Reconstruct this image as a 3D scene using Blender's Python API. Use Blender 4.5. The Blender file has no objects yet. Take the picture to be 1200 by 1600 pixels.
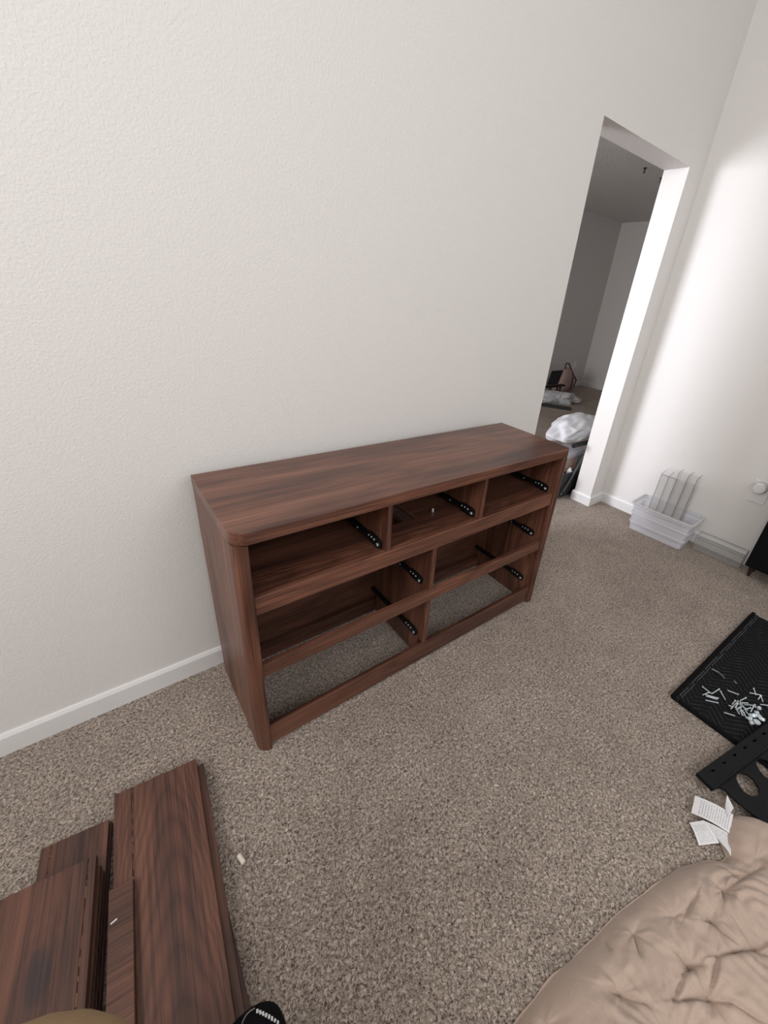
import bpy, bmesh, math, random
from mathutils import Vector, Matrix, noise
random.seed(4)
C = bpy.context.scene.collection
SC = bpy.context.scene

# ------------------------------------------------------------------ camera
cam_d = bpy.data.cameras.new('camera'); cam = bpy.data.objects.new('camera', cam_d); C.objects.link(cam)
CAM = Vector((-0.1893, -1.2913, 1.3331))
cam.location = CAM
ROT = Matrix(((0.7850816, 0.2172541, -0.5800410), (-0.6138840, 0.3975370, -0.6819904), (0.0824225, 0.8914959, 0.4454678)))
cam.rotation_euler = ROT.to_euler()
cam_d.sensor_fit = 'VERTICAL'; cam_d.sensor_height = 24.0
FPX = 645.94
cam_d.lens = 24.0 * FPX / 1600.0
cam_d.shift_x = -52.94 / 1600.0; cam_d.shift_y = -26.02 / 1600.0
cam_d.clip_start = 0.02
SC.camera = cam

# ------------------------------------------------------------------ world, lights, exposure
w = bpy.data.worlds.new('world'); SC.world = w; w.use_nodes = True
w.node_tree.nodes['Background'].inputs[0].default_value = (0.75, 0.86, 1.0, 1)
w.node_tree.nodes['Background'].inputs[1].default_value = 1.0
SC.view_settings.view_transform = 'Standard'
try: SC.view_settings.look = 'None'
except Exception: pass
SC.view_settings.exposure = 0.0
SC.view_settings.gamma = 1.0

def area(name, loc, target, sx, sy, power, col, spread=180):
    l = bpy.data.lights.new(name, 'AREA'); l.shape = 'RECTANGLE'; l.size = sx; l.size_y = sy
    l.energy = power; l.color = col; l.spread = math.radians(spread)
    o = bpy.data.objects.new(name, l); C.objects.link(o); o.location = loc
    o.rotation_euler = (Vector(target) - Vector(loc)).to_track_quat('-Z', 'Y').to_euler()
    return o
# daylight at the openings of the windows; the last lamp is an added fill
area('window_daylight', (0.40, -3.02, 2.30), (0.3, 0, 1.3), 2.4, 1.3, 31, (1.0, 0.985, 0.975))
area('side_window_daylight', (-2.22, -1.40, 2.40), (0, -1.30, 2.2), 1.5, 1.0, 50, (1.0, 0.98, 0.96))
area('far_room_daylight', (-0.95, 1.65, 1.35), (1.9, 0.10, 1.1), 1.0, 1.4, 16, (0.82, 0.86, 1.0), 75)
area('far_room_fill', (-0.97, 1.65, 1.35), (3.0, 1.65, 1.6), 1.4, 1.5, 60, (1.0, 0.97, 0.96))  # added wide fill that lifts the room beyond, not a separate source

# ------------------------------------------------------------------ constants
XC = 2.7456; XDL = 1.7116; XDR = 2.569; HD = 2.022; T = 0.1323
FX = 7.02; FY = 2.864; CEIL = 3.3; FCEIL = 2.52
XL = -2.3; YF = -3.1

# ------------------------------------------------------------------ node helpers
def new_mat(name, rough=0.6, col=(0.8, 0.8, 0.8), metal=0.0, spec=0.5):
    m = bpy.data.materials.new(name); m.use_nodes = True
    b = m.node_tree.nodes['Principled BSDF']
    b.inputs['Base Color'].default_value = (*col, 1); b.inputs['Roughness'].default_value = rough
    b.inputs['Metallic'].default_value = metal; b.inputs['Specular IOR Level'].default_value = spec
    return m, m.node_tree, b
def N(nt, t, **kw):
    n = nt.nodes.new(t)
    for k, v in kw.items(): setattr(n, k, v)
    return n
def coords(nt, scale=(1, 1, 1), loc=(0, 0, 0), rot=(0, 0, 0)):
    tc = N(nt, 'ShaderNodeTexCoord'); mp = N(nt, 'ShaderNodeMapping')
    mp.inputs['Scale'].default_value = scale; mp.inputs['Location'].default_value = loc; mp.inputs['Rotation'].default_value = rot
    nt.links.new(tc.outputs['Object'], mp.inputs[0]); return mp.outputs[0]
def noi(nt, vec, scale, detail=3, rough=0.5, dist=0.0):
    n = N(nt, 'ShaderNodeTexNoise'); n.inputs['Scale'].default_value = scale; n.inputs['Detail'].default_value = detail
    n.inputs['Roughness'].default_value = rough; n.inputs['Distortion'].default_value = dist
    nt.links.new(vec, n.inputs['Vector']); return n.outputs['Fac']
def ramp(nt, fac, stops):
    r = N(nt, 'ShaderNodeValToRGB'); e = r.color_ramp.elements
    while len(e) < len(stops): e.new(0.5)
    for el, (p, c) in zip(e, stops): el.position = p; el.color = (*c, 1)
    nt.links.new(fac, r.inputs[0]); return r.outputs[0]
def math_n(nt, op, a, b=None, c=None):
    n = N(nt, 'ShaderNodeMath', operation=op)
    for i, v in enumerate((a, b, c)):
        if v is None: continue
        if isinstance(v, (int, float)): n.inputs[i].default_value = v
        else: nt.links.new(v, n.inputs[i])
    return n.outputs[0]
def mix(nt, fac, a, b, mode='MIX'):
    n = N(nt, 'ShaderNodeMix', data_type='RGBA', blend_type=mode)
    for i, v in ((0, fac), (6, a), (7, b)):
        if isinstance(v, (int, float)): n.inputs[i].default_value = v
        elif isinstance(v, tuple): n.inputs[i].default_value = (*v, 1)
        else: nt.links.new(v, n.inputs[i])
    return n.outputs[2]
def bump(nt, b, h, strength, dist):
    n = N(nt, 'ShaderNodeBump'); n.inputs['Strength'].default_value = strength; n.inputs['Distance'].default_value = dist
    nt.links.new(h, n.inputs['Height']); nt.links.new(n.outputs[0], b.inputs['Normal'])
    return n

def paint(name, col, peel=0.6, dist=0.0022, scale=75):
    m, nt, b = new_mat(name, 0.62, col, spec=0.35)
    v = coords(nt)
    a = noi(nt, v, scale, 2, 0.5, 0.4)
    r = ramp(nt, a, [(0.42, (0, 0, 0)), (0.62, (1, 1, 1))])
    f = noi(nt, v, scale * 4, 2)
    h = math_n(nt, 'ADD', r, math_n(nt, 'MULTIPLY', f, 0.25))
    bump(nt, b, h, peel, dist)
    return m
M_wall = paint('wall_paint', (0.74, 0.715, 0.69), 0.30, 0.0011, 145)
M_ceil = paint('ceiling_paint', (0.70, 0.68, 0.66), 0.8, 0.003, 60)
M_farwall = paint('far_wall_paint', (0.70, 0.68, 0.655), 0.3)
M_trim = new_mat('trim_paint', 0.35, (0.76, 0.75, 0.74))[0]

def carpet():
    m, nt, b = new_mat('carpet', 0.95, (0.3, 0.25, 0.2), spec=0.1)
    v = coords(nt)
    wv = coords(nt, (1, 1, 1))
    big = noi(nt, v, 1.7, 3, 0.55)
    mid = noi(nt, v, 9, 3, 0.6)
    tuft = noi(nt, wv, 150, 3, 0.65, 0.8)
    tuft2 = noi(nt, wv, 330, 2, 0.6)
    tf = math_n(nt, 'ADD', math_n(nt, 'MULTIPLY', tuft, 0.7), math_n(nt, 'MULTIPLY', tuft2, 0.3))
    c = ramp(nt, tf, [(0.39, (0.095, 0.066, 0.051)), (0.46, (0.34, 0.268, 0.215)), (0.54, (0.57, 0.465, 0.385)), (0.62, (0.90, 0.775, 0.665))])
    shade = ramp(nt, math_n(nt, 'ADD', math_n(nt, 'MULTIPLY', big, 0.6), math_n(nt, 'MULTIPLY', mid, 0.4)), [(0.35, (0.80, 0.79, 0.78)), (0.65, (1.12, 1.12, 1.12))])
    nt.links.new(mix(nt, 1.0, c, shade, 'MULTIPLY'), b.inputs['Base Color'])
    b.inputs['Sheen Weight'].default_value = 0.25
    bump(nt, b, tf, 1.0, 0.018)
    return m
M_carpet = carpet()

_wood = {}
def wood(axis='x', seed=0, tone=1.0, rough=0.42, rings=9.0, arch=None, knot=None):
    key = (axis, seed, tone, rough, rings, arch, knot)
    if key in _wood: return _wood[key]
    m, nt, b = new_mat('walnut_laminate', rough, spec=0.55)
    def sc(l, c):
        return {'x': (l, c, c), 'y': (c, l, c), 'z': (c, c, l)}[axis]
    off = (seed * 3.17, seed * 1.73, seed * 2.31)
    v = coords(nt, sc(1.0, 6.0), off)
    lowf = noi(nt, v, 1.1, 2, 0.45, 0.3)
    field = math_n(nt, 'MULTIPLY', lowf, rings)
    raw = coords(nt)
    if arch or knot:
        sp = N(nt, 'ShaderNodeSeparateXYZ'); nt.links.new(raw, sp.inputs[0])
        wob = math_n(nt, 'MULTIPLY', math_n(nt, 'SUBTRACT', noi(nt, raw, 9, 2, .5), .5), .03)
    if arch:
        # parabolic growth rings: apex on the line cross = arch[0], opening away from the apex; grain runs along the long axis
        li = {'x': 0, 'y': 1, 'z': 2}[axis]; ci = arch[3] if len(arch) > 3 else (0 if axis != 'x' else 1)
        dx = math_n(nt, 'ADD', math_n(nt, 'SUBTRACT', sp.outputs[ci], arch[0]), wob)
        par = math_n(nt, 'ADD', math_n(nt, 'MULTIPLY', math_n(nt, 'MULTIPLY', dx, dx), arch[1]), math_n(nt, 'MULTIPLY', sp.outputs[li], -arch[2]))
        field = math_n(nt, 'ADD', par, math_n(nt, 'MULTIPLY', lowf, rings * .8))
    ring = math_n(nt, 'FRACT', field)
    ring = math_n(nt, 'PINGPONG', math_n(nt, 'MULTIPLY', ring, 2.0), 1.0)
    v2 = coords(nt, sc(3.0, 190.0), off)
    fine = noi(nt, v2, 1.0, 3, 0.6, 0.2)
    v3 = coords(nt, sc(0.7, 11.0), (off[1], off[2], off[0]))
    band = noi(nt, v3, 1.3, 3, 0.6, 0.6)
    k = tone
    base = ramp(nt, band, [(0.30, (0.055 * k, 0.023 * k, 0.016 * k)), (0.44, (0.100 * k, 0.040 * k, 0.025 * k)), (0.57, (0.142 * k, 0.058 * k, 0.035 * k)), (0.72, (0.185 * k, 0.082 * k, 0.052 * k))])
    rg = ramp(nt, ring, [(0.0, (0.58, 0.54, 0.52)), (0.45, (0.95, 0.94, 0.93)), (1.0, (1.22, 1.22, 1.2))])
    fg = ramp(nt, fine, [(0.38, (0.45, 0.40, 0.40)), (0.5, (1.0, 1.0, 1.0)), (0.66, (1.3, 1.27, 1.22))])
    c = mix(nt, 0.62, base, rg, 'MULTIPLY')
    if knot:
        kx = math_n(nt, 'MULTIPLY', math_n(nt, 'ADD', math_n(nt, 'SUBTRACT', sp.outputs[0], knot[0]), wob), 1.0)
        ky = math_n(nt, 'MULTIPLY', math_n(nt, 'SUBTRACT', sp.outputs[1], knot[1]), .42)
        kd = math_n(nt, 'SQRT', math_n(nt, 'ADD', math_n(nt, 'MULTIPLY', kx, kx), math_n(nt, 'MULTIPLY', ky, ky)))
        kr = ramp(nt, math_n(nt, 'PINGPONG', kd, .0075), [(0.0, (.75, .72, .7)), (.0075, (1.1, 1.1, 1.1))])
        near = ramp(nt, kd, [(0.012, (1, 1, 1)), (0.055, (0, 0, 0))])
        c = mix(nt, near, c, mix(nt, 1.0, c, kr, 'MULTIPLY'))
        core = ramp(nt, math_n(nt, 'ADD', kd, math_n(nt, 'MULTIPLY', noi(nt, raw, 70, 2), .012)), [(0.014, (1, 1, 1)), (0.034, (0, 0, 0))])
        c = mix(nt, math_n(nt, 'MULTIPLY', core, .92), c, (.030, .018, .020))
    c = mix(nt, 0.8, c, fg, 'MULTIPLY')
    nt.links.new(c, b.inputs['Base Color'])
    bump(nt, b, fine, 0.12, 0.0006)
    _wood[key] = m; return m
M_raw = new_mat('raw_chipped_edge', 0.8, (0.22, 0.125, 0.075))[0]
M_cut = new_mat('cut_board_edge', 0.7, (0.20, 0.10, 0.07))[0]
M_black = new_mat('black_metal', 0.35, (0.006, 0.006, 0.007), 0.0, 0.35)[0]
M_steel = new_mat('zinc_steel', 0.35, (0.66, 0.72, 0.75), 0.4)[0]
M_blackfab = new_mat('black_fabric', 0.95, (0.006, 0.006, 0.007), 0.0, 0.1)[0]
M_blackplastic = new_mat('black_plastic', 0.5, (0.006, 0.006, 0.007), 0.0, 0.22)[0]
M_white = new_mat('white_plastic', 0.4, (0.78, 0.77, 0.75))[0]
M_darkwood = new_mat('dark_stained_wood', 0.4, (0.035, 0.012, 0.008))[0]

def plastic(name, col, alpha, rough=0.12):
    m, nt, b = new_mat(name, rough, col, spec=0.5)
    b.inputs['Alpha'].default_value = alpha
    return m
M_clear = plastic('clear_acrylic', (0.62, 0.605, 0.585), 0.13, 0.08)
M_front = plastic('frosted_acrylic', (0.66, 0.65, 0.63), 0.35, 0.15)
M_faint = plastic('thin_clear_acrylic', (0.70, 0.69, 0.67), 0.10, 0.08)
M_edge = plastic('acrylic_edge', (0.30, 0.29, 0.28), 0.75, 0.15)
M_milky = plastic('milky_plastic', (0.88, 0.88, 0.95), 0.42, 0.3)
M_rim = plastic('milky_plastic_rim', (0.78, 0.77, 0.78), 0.72, 0.3)

# ------------------------------------------------------------------ mesh helpers
def link_mesh(name, bm, mat, parent=None, loc=None, smooth=False):
    bmesh.ops.recalc_face_normals(bm, faces=bm.faces[:])
    me = bpy.data.meshes.new(name); bm.to_mesh(me); bm.free()
    if smooth:
        for p in me.polygons: p.use_smooth = True
    if mat: me.materials.append(mat)
    o = bpy.data.objects.new(name, me); C.objects.link(o)
    if loc is not None: o.location = loc
    if parent: o.parent = parent
    return o
def bx(bm, x0, x1, y0, y1, z0, z1, M=None):
    vs = [bm.verts.new(Vector((x, y, z)) if M is None else M @ Vector((x, y, z))) for x in (x0, x1) for y in (y0, y1) for z in (z0, z1)]
    for f in ((0, 1, 3, 2), (4, 6, 7, 5), (0, 4, 5, 1), (2, 3, 7, 6), (0, 2, 6, 4), (1, 5, 7, 3)):
        bm.faces.new([vs[i] for i in f])
def prism(bm, pts, lo, hi, axis=2, M=None):
    """extrude 2D polygon between lo and hi along axis"""
    def mk(p, h):
        if axis == 2: v = Vector((p[0], p[1], h))
        elif axis == 1: v = Vector((p[0], h, p[1]))
        else: v = Vector((h, p[0], p[1]))
        return bm.verts.new(M @ v if M else v)
    a = [mk(p, lo) for p in pts]; b = [mk(p, hi) for p in pts]
    bm.faces.new(a); bm.faces.new(b[::-1]); n = len(pts)
    for i in range(n): bm.faces.new((a[i], a[(i + 1) % n], b[(i + 1) % n], b[i]))
def tube(bm, pts, r, seg=10, caps=True):
    pts = [Vector(p) for p in pts]; rings = []
    rr = r if isinstance(r, (list, tuple)) else [r] * len(pts)
    up = None
    for i, p in enumerate(pts):
        d = (pts[min(i + 1, len(pts) - 1)] - pts[max(i - 1, 0)]).normalized()
        if up is None: up = Vector((0, 0, 1)) if abs(d.z) < 0.9 else Vector((1, 0, 0))
        s = d.cross(up).normalized(); t = s.cross(d).normalized(); up = t
        rings.append([bm.verts.new(p + (s * math.cos(2 * math.pi * k / seg) + t * math.sin(2 * math.pi * k / seg)) * rr[i]) for k in range(seg)])
    for a, b in zip(rings, rings[1:]):
        for k in range(seg): bm.faces.new((a[k], a[(k + 1) % seg], b[(k + 1) % seg], b[k]))
    if caps: bm.faces.new(rings[0][::-1]); bm.faces.new(rings[-1])
def lathe(bm, prof, M, seg=16):
    """prof: list of (r, h) ; axis = local z of M"""
    rings = [[bm.verts.new(M @ Vector((r * math.cos(2 * math.pi * k / seg), r * math.sin(2 * math.pi * k / seg), h))) for k in range(seg)] for r, h in prof]
    for a, b in zip(rings, rings[1:]):
        for k in range(seg): bm.faces.new((a[k], a[(k + 1) % seg], b[(k + 1) % seg], b[k]))
    bm.faces.new(rings[0][::-1]); bm.faces.new(rings[-1])
def box(name, dims, mat, parent=None, bevel=0.0012, M=None, loc=None, seg=2):
    bm = bmesh.new(); bx(bm, *dims, M=M); o = link_mesh(name, bm, mat, parent, loc)
    if bevel: bev(o, bevel, seg)
    return o
def bev(o, wd, seg=2):
    m = o.modifiers.new('bevel', 'BEVEL'); m.width = wd; m.segments = seg; m.limit_method = 'ANGLE'; m.angle_limit = math.radians(35)
def empty(name, loc=(0, 0, 0), rz=0.0):
    o = bpy.data.objects.new(name, None); o.empty_display_size = 0.05; C.objects.link(o); o.location = loc; o.rotation_euler.z = rz; return o
def tag(o, label, cat, group=None, kind=None):
    if label: o['label'] = label
    if cat: o['category'] = cat
    if group: o['group'] = group
    if kind: o['kind'] = kind
    return o
def struct(o, label=None):
    o['kind'] = 'structure'
    if label: o['label'] = label
    return o
def copy_tree(o, parent=None):
    c = o.copy(); C.objects.link(c); c.parent = parent
    for ch in list(o.children): copy_tree(ch, c)
    return c
def arc(cx, cy, r, a0, a1, n=8):
    return [(cx + r * math.cos(math.radians(a0 + (a1 - a0) * i / n)), cy + r * math.sin(math.radians(a0 + (a1 - a0) * i / n))) for i in range(n + 1)]
def px(u, v, axis=2, val=0.0):
    """place of a photographed point on a known plane, used only to read measurements off the photograph"""
    d = ROT @ Vector(((u - 652.94) / FPX, -(v - 773.98) / FPX, -1.0))
    return CAM + d * ((val - CAM[axis]) / d[axis])

# ------------------------------------------------------------------ room shell
bm = bmesh.new(); bx(bm, XL - .1, FX + .1, YF - .1, FY + .1, -0.05, 0.0)
struct(link_mesh('floor', bm, M_carpet), 'beige and brown speckled cut pile carpet running through the opening')
def wall(name, boxes, mat, label):
    bm = bmesh.new()
    for b in boxes: bx(bm, *b)
    return struct(link_mesh(name, bm, mat), label)
TH = 0.12
wall('wall_back', [(XL, XDL, 0, T, 0, CEIL), (XDL, XDR, 0, T, HD, CEIL), (XDR, FX, 0, T, 0, CEIL)], M_wall, 'white textured wall behind the dresser with a tall cased-free opening')
wall('wall_right', [(XC, XC + TH, YF, 0, 0, CEIL)], M_wall, 'white wall on the right with outlet and storage bins')
wx0, wx1, wz0, wz1 = -0.9, 1.7, 1.55, 3.05
wall('wall_front', [(XL, wx0, YF - TH, YF, 0, CEIL), (wx1, XC, YF - TH, YF, 0, CEIL), (wx0, wx1, YF - TH, YF, 0, wz0), (wx0, wx1, YF - TH, YF, wz1, CEIL)], M_wall, 'wall behind the camera with a window')
sy0, sy1 = -2.35, -0.55
wall('wall_left', [(XL - TH, XL, YF, sy0, 0, CEIL), (XL - TH, XL, sy1, 0, 0, CEIL), (XL - TH, XL, sy0, sy1, 0, 1.7), (XL - TH, XL, sy0, sy1, 2.8, CEIL)], M_wall, 'left wall with a side window')
wall('ceiling', [(XL - TH, XC + TH, YF - TH, 0, CEIL, CEIL + .1)], M_ceil, 'white ceiling of the room')
wall('ceiling.001', [(-1.1, FX, T, FY, FCEIL, FCEIL + .1)], M_ceil, 'shaded ceiling of the room beyond the opening')
wall('wall_far_back', [(-1.1, FX, FY, FY + TH, 0, FCEIL)], M_farwall, 'far wall of the room beyond the opening')
wall('wall_far_right', [(FX, FX + TH, T, FY, 0, FCEIL)], M_farwall, 'end wall of the room beyond the opening')
wall('wall_far_left', [(-1.22, -1.1, T, 0.85, 0, FCEIL), (-1.22, -1.1, 2.45, FY, 0, FCEIL), (-1.22, -1.1, 0.85, 2.45, 0, .55), (-1.22, -1.1, 0.85, 2.45, 2.15, FCEIL)], M_farwall, 'window wall of the room beyond the opening')
def window(name, axis, at, a0, a1, z0, z1):
    bm = bmesh.new(); f = 0.05
    def b(u0, u1, za, zb):
        if axis == 'y': bx(bm, u0, u1, at - .04, at, za, zb)
        else: bx(bm, at - .04, at, u0, u1, za, zb)
    b(a0, a1, z0, z0 + f); b(a0, a1, z1 - f, z1); b(a0, a0 + f, z0 + f, z1 - f); b(a1 - f, a1, z0 + f, z1 - f)
    m = (a0 + a1) / 2; b(m - f / 2, m + f / 2, z0 + f, z1 - f)
    struct(link_mesh(name, bm, M_trim), 'white framed window')
window('window_1', 'y', YF - .04, wx0, wx1, wz0, wz1)
window('window_2', 'x', XL - .04, sy0, sy1, 1.7, 2.8)
window('window_3', 'x', -1.14, 0.85, 2.45, .55, 2.15)

BH = 0.077; BT = 0.012
def base_profile(): return [(0, 0), (BT, 0), (BT, BH - .012), (BT - .003, BH - .006), (BT - .006, BH - .001), (0, BH)]
def baseboard(name, p0, p1, nrm, ext0=0.0, ext1=0.0):
    """board along p0->p1 (xy), nrm pointing into the room"""
    p0 = Vector(p0); p1 = Vector(p1); d = (p1 - p0).normalized(); n = Vector(nrm)
    bm = bmesh.new(); ring = []
    for q, e in ((p0, -ext0), (p1, ext1)):
        r = []
        for (o, h) in base_profile():
            c = q + n * o + d * (e * o / BT if e else 0)
            r.append(bm.verts.new((c.x, c.y, h)))
        ring.append(r)
    a, b = ring; k = len(a)
    bm.faces.new(a); bm.faces.new(b[::-1])
    for i in range(k): bm.faces.new((a[i], a[(i + 1) % k], b[(i + 1) % k], b[i]))
    return struct(link_mesh(name, bm, M_trim), 'painted baseboard')
baseboard('baseboard_back', (XL, 0), (XDL, 0), (0, -1), 0, BT)
baseboard('baseboard_back', (XDL, 0), (XDL, T), (1, 0), BT, BT)
baseboard('baseboard_back', (XDR, T), (XDR, 0), (-1, 0), BT, BT)
baseboard('baseboard_back', (XDR, 0), (XC, 0), (0, -1), BT, -BT)
baseboard('baseboard_right', (XC, 0), (XC, YF), (-1, 0), -BT, 0)
baseboard('baseboard_far_back', (FX, FY), (-1.1, FY), (0, -1), -BT, 0)
baseboard('baseboard_far_right', (FX, T), (FX, FY), (-1, 0), 0, -BT)
baseboard('baseboard_far_front', (FX, T), (XDR, T), (0, 1), 0, BT)

# ------------------------------------------------------------------ dresser
W = 1.3366; D = 0.386; H = 0.80; SI = 0.038; TT = 0.035
dr = empty('dresser', (0.0, -0.050, 0), -0.0068)
tag(dr, 'walnut brown dresser frame without its drawers, standing against the white wall', 'dresser')
# local frame: back y=0, front y=-D
def dpart(name, dims, mat, bevel=0.0012, label=None, parent=None):
    o = box(name, dims, mat, parent or dr, bevel)
    if label: o['label'] = label
    return o
R1 = 0.042
bm = bmesh.new()
prism(bm, [(0, 0), *arc(R1, -D + R1, R1, 180, 270), *arc(W - R1 * .5, -D + R1 * .5, R1 * .5, 270, 360), (W, 0)], H - TT, H)
tp = link_mesh('top_panel', bm, wood('x', 1, 1.1, 0.33, 7.0), dr); bev(tp, 0.002)
def side_panel(x0, x1, outer_left, seed):
    bm = bmesh.new(); r = 0.034
    if outer_left: pts = [(x0, 0), *arc(x0 + r, -D + r, r, 180, 270), *arc(x1 - .006, -D + .006, .006, 270, 360, 3), (x1, 0)]
    else: pts = [(x0, 0), *arc(x0 + .006, -D + .006, .006, 180, 270, 3), *arc(x1 - r * .5, -D + r * .5, r * .5, 270, 360), (x1, 0)]
    prism(bm, pts, 0.0, H - TT - 0.0005)
    o = link_mesh('side_panel', bm, wood('z', seed, 1.1, .42, 12), dr); bev(o, 0.003); return o
side_panel(0.001, SI, True, 2); side_panel(W - SI, W - 0.001, False, 3)
F = -D
RC = 0.010                                          # rails set back from the posts
d1, d2, dl = 0.450, 0.860, 0.652; DT = 0.008
SHT = 0.592
# shelf under the top row with an oblong cut-out in the middle bay
bm = bmesh.new()
sx0, sx1 = SI, W - SI; hx0, hx1, hy0, hy1 = d1 + DT, 0.662, -0.243, -0.06
z0, z1 = SHT - .016, SHT
for b in ((sx0, hx0, F + .030, -.02), (hx1, sx1, F + .030, -.02), (hx0, hx1, F + .030, hy0), (hx0, hx1, hy1, -.02)):
    bx(bm, b[0], b[1], b[2], b[3], z0, z1)
bmesh.ops.remove_doubles(bm, verts=bm.verts[:], dist=1e-5)
link_mesh('shelf', bm, wood('x', 5, 1.0, 0.45, 8.0, (-0.33, 900.0, -9.0)), dr)
dpart('cut_out_edge', (hx1 - .0012, hx1 - .0002, hy0, hy1, z0 + .006, z1), M_cut, 0, 'pale raw edge of the cut-out', None)
dpart('front_rail', (SI, W - SI, F + RC, F + .0295, 0.540, 0.598), wood('x', 6, 1.2, .4, 11), .003)
dpart('front_rail', (SI, W - SI, F + RC, F + .028, 0.308, 0.356), wood('x', 7, 1.2, .4, 11), .003)
dpart('front_rail', (SI, W - SI, F + RC, F + .024, 0.012, 0.092), wood('x', 8, 1.0, .42, 11), .003)
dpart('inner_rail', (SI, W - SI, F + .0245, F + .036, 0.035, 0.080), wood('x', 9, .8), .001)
for xx, s in ((d1, 11), (d2, 12)):
    dpart('divider', (xx - DT, xx + DT, F + .014, -.02, SHT + .0005, H - TT - .0005), wood('z', s, 1.15, .42, 13), .001)
dpart('divider', (dl - DT, dl + DT, F + .0475, -.034, 0.004, 0.539), wood('z', 13, 1.15, .42, 13), .001)
dpart('divider', (dl - DT, dl + DT, F + .014, F + .047, 0.357, 0.5395), wood('z', 13, 1.15, .42, 13), .001)
dpart('divider', (dl - DT, dl + DT, F + .0287, F + .047, 0.0935, 0.3555), wood('z', 13, 1.15, .42, 13), .001)
dpart('divider', (dl - DT, dl + DT, F + .014, F + .0285, 0.0935, 0.3075), wood('z', 13, 1.15, .42, 13), .001)
for za, zb in ((0.004, 0.335), (0.3353, H - TT - .0005)):
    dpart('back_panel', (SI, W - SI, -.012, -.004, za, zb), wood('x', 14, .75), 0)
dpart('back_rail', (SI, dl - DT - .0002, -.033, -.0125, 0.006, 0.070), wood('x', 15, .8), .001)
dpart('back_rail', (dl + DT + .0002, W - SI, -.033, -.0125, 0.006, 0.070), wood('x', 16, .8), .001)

def make_slide():
    """runner with its wall face at x=0, pointing to -x; front end at y=0, runs to +y"""
    bm = bmesh.new(); L = 0.335; h = 0.028; t = 0.011
    prism(bm, [(-.0, .002), (.004, -.001), (.03, -.003), (.062, -.002), (.075, .004), (L, .004), (L, h - .004), (.085, h - .004), (.06, h + .004), (.016, h + .002), (.0, h - .004)], -t, -.0005, axis=0)
    o = link_mesh('drawer_slide', bm, M_black, None); bev(o, .0015)
    bm = bmesh.new(); bx(bm, -t - .004, -t - .0002, .075, L - .01, .010, .022); g = link_mesh('inner_channel', bm, M_blackplastic, o)
    for i, (yy, zz, r) in enumerate(((.010, .012, .0055), (.030, .020, .0032), (.046, .021, .0028), (.062, .020, .0024), (.125, .016, .0026))):
        bm = bmesh.new(); Mx = Matrix.Translation((-t - .0002 - (.004 if yy > .07 else 0), yy, zz)) @ Matrix.Rotation(math.radians(-90), 4, 'Y')
        lathe(bm, [(r, 0), (r, .0016), (r * .6, .0026)], Mx, 10)
        s = link_mesh('screw' if i else 'roller', bm, M_steel, o, smooth=False)
    return o
sl = make_slide()
slots = []
for (xa, xb, z) in ((SI, d1 - DT, SHT + .001), (d1 + DT, d2 - DT, SHT + .001), (d2 + DT, W - SI, SHT + .001), (SI, dl - DT, .357), (dl + DT, W - SI, .357), (SI, dl - DT, .1015), (dl + DT, W - SI, .1015)):
    slots.append((xb, z, False)); slots.append((xa, z, True))
first = True
for x, z, mirror in slots:
    o = sl if first else copy_tree(sl); first = False
    o.parent = dr
    zz = z + .004
    if mirror: o.location = (x, F + .050 + .335 - .02, zz) if False else (x, F + .052, zz); o.scale = (-1, 1, 1)
    else: o.location = (x, F + .052 if z < .5 else F + .036, zz)
# little dowel left standing on the shelf of the middle bay
bm = bmesh.new(); lathe(bm, [(.004, 0), (.004, .012), (.003, .014)], Matrix.Identity(4), 10)
p = px(676, 800, 2, SHT + .0)
tag(link_mesh('cam_bolt', bm, M_steel, None, loc=(p.x, p.y, SHT + .0005), smooth=False), 'tiny metal bolt standing on the shelf in the middle top bay', 'bolt')

# ------------------------------------------------------------------ loose boards on the floor
def board(TR, ang, wdt, ln, ztop, th, mat, label, groove=None, group=None, gl=None, name='drawer_board'):
    """TR: far right corner; board runs toward the viewer (-y turned by ang) and to the left"""
    e = empty(name, (TR[0], TR[1], ztop - th), math.radians(-ang))
    # local: x from -wdt..0, y from -ln..0
    bm = bmesh.new()
    if groove:
        g, gw, gd = groove
        prism(bm, [(0, 0), (0, th), (-g, th), (-g, th - gd), (-g - gw, th - gd), (-g - gw, th), (-wdt, th), (-wdt, 0)], -ln, 0, axis=1)
        panel = link_mesh('panel', bm, mat, e); bev(panel, .0008, 1)
        r2 = bmesh.new()
        y = -.01; random.seed(int(g * 1e4))
        while y > -ln + .02:
            l = random.uniform(.004, .03); wv = random.uniform(.0003, .0013)
            bx(r2, -g - wv - gw * random.uniform(0, .5), -g, y - l, y, th - gd + .0002, th + .0003); y -= l + random.uniform(.002, .022)
        ce = link_mesh('chipped_edge', r2, M_raw, e); ce['kind'] = 'stuff'
    else:
        bx(bm, -wdt, 0, -ln, 0, 0, th); panel = link_mesh('panel', bm, mat, e); bev(panel, .0012, 2)
    return tag(e, label, 'board', group)
board((-0.176, -0.495), -1.5 + 4, .19, .60, .016, .016, wood('y', 31, .8), 'bottom walnut board of the right stack, its edge showing beside the carpet', name='wood_board')
board((-0.150, -0.385), 5.9, .20, .60, .0325, .016, wood('y', 32, .85), 'walnut board second from the top in the right stack, edge showing on the right', name='wood_board')
A = board((-0.165, -0.371), 5.9, .197, .64, .050, .017, wood('y', 33, .95, .5, 5, (-0.085, 560.0, -13.0)), 'large walnut board with arched grain on top of the right stack', groove=(.157, .0018, .002), name='wood_board')
board((-0.344, -0.588), 6.2, .046, .32, .0665, .016, wood('x', 34, .8), 'narrow walnut strip with cross grain lying between the two large boards', name='wood_board')
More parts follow.
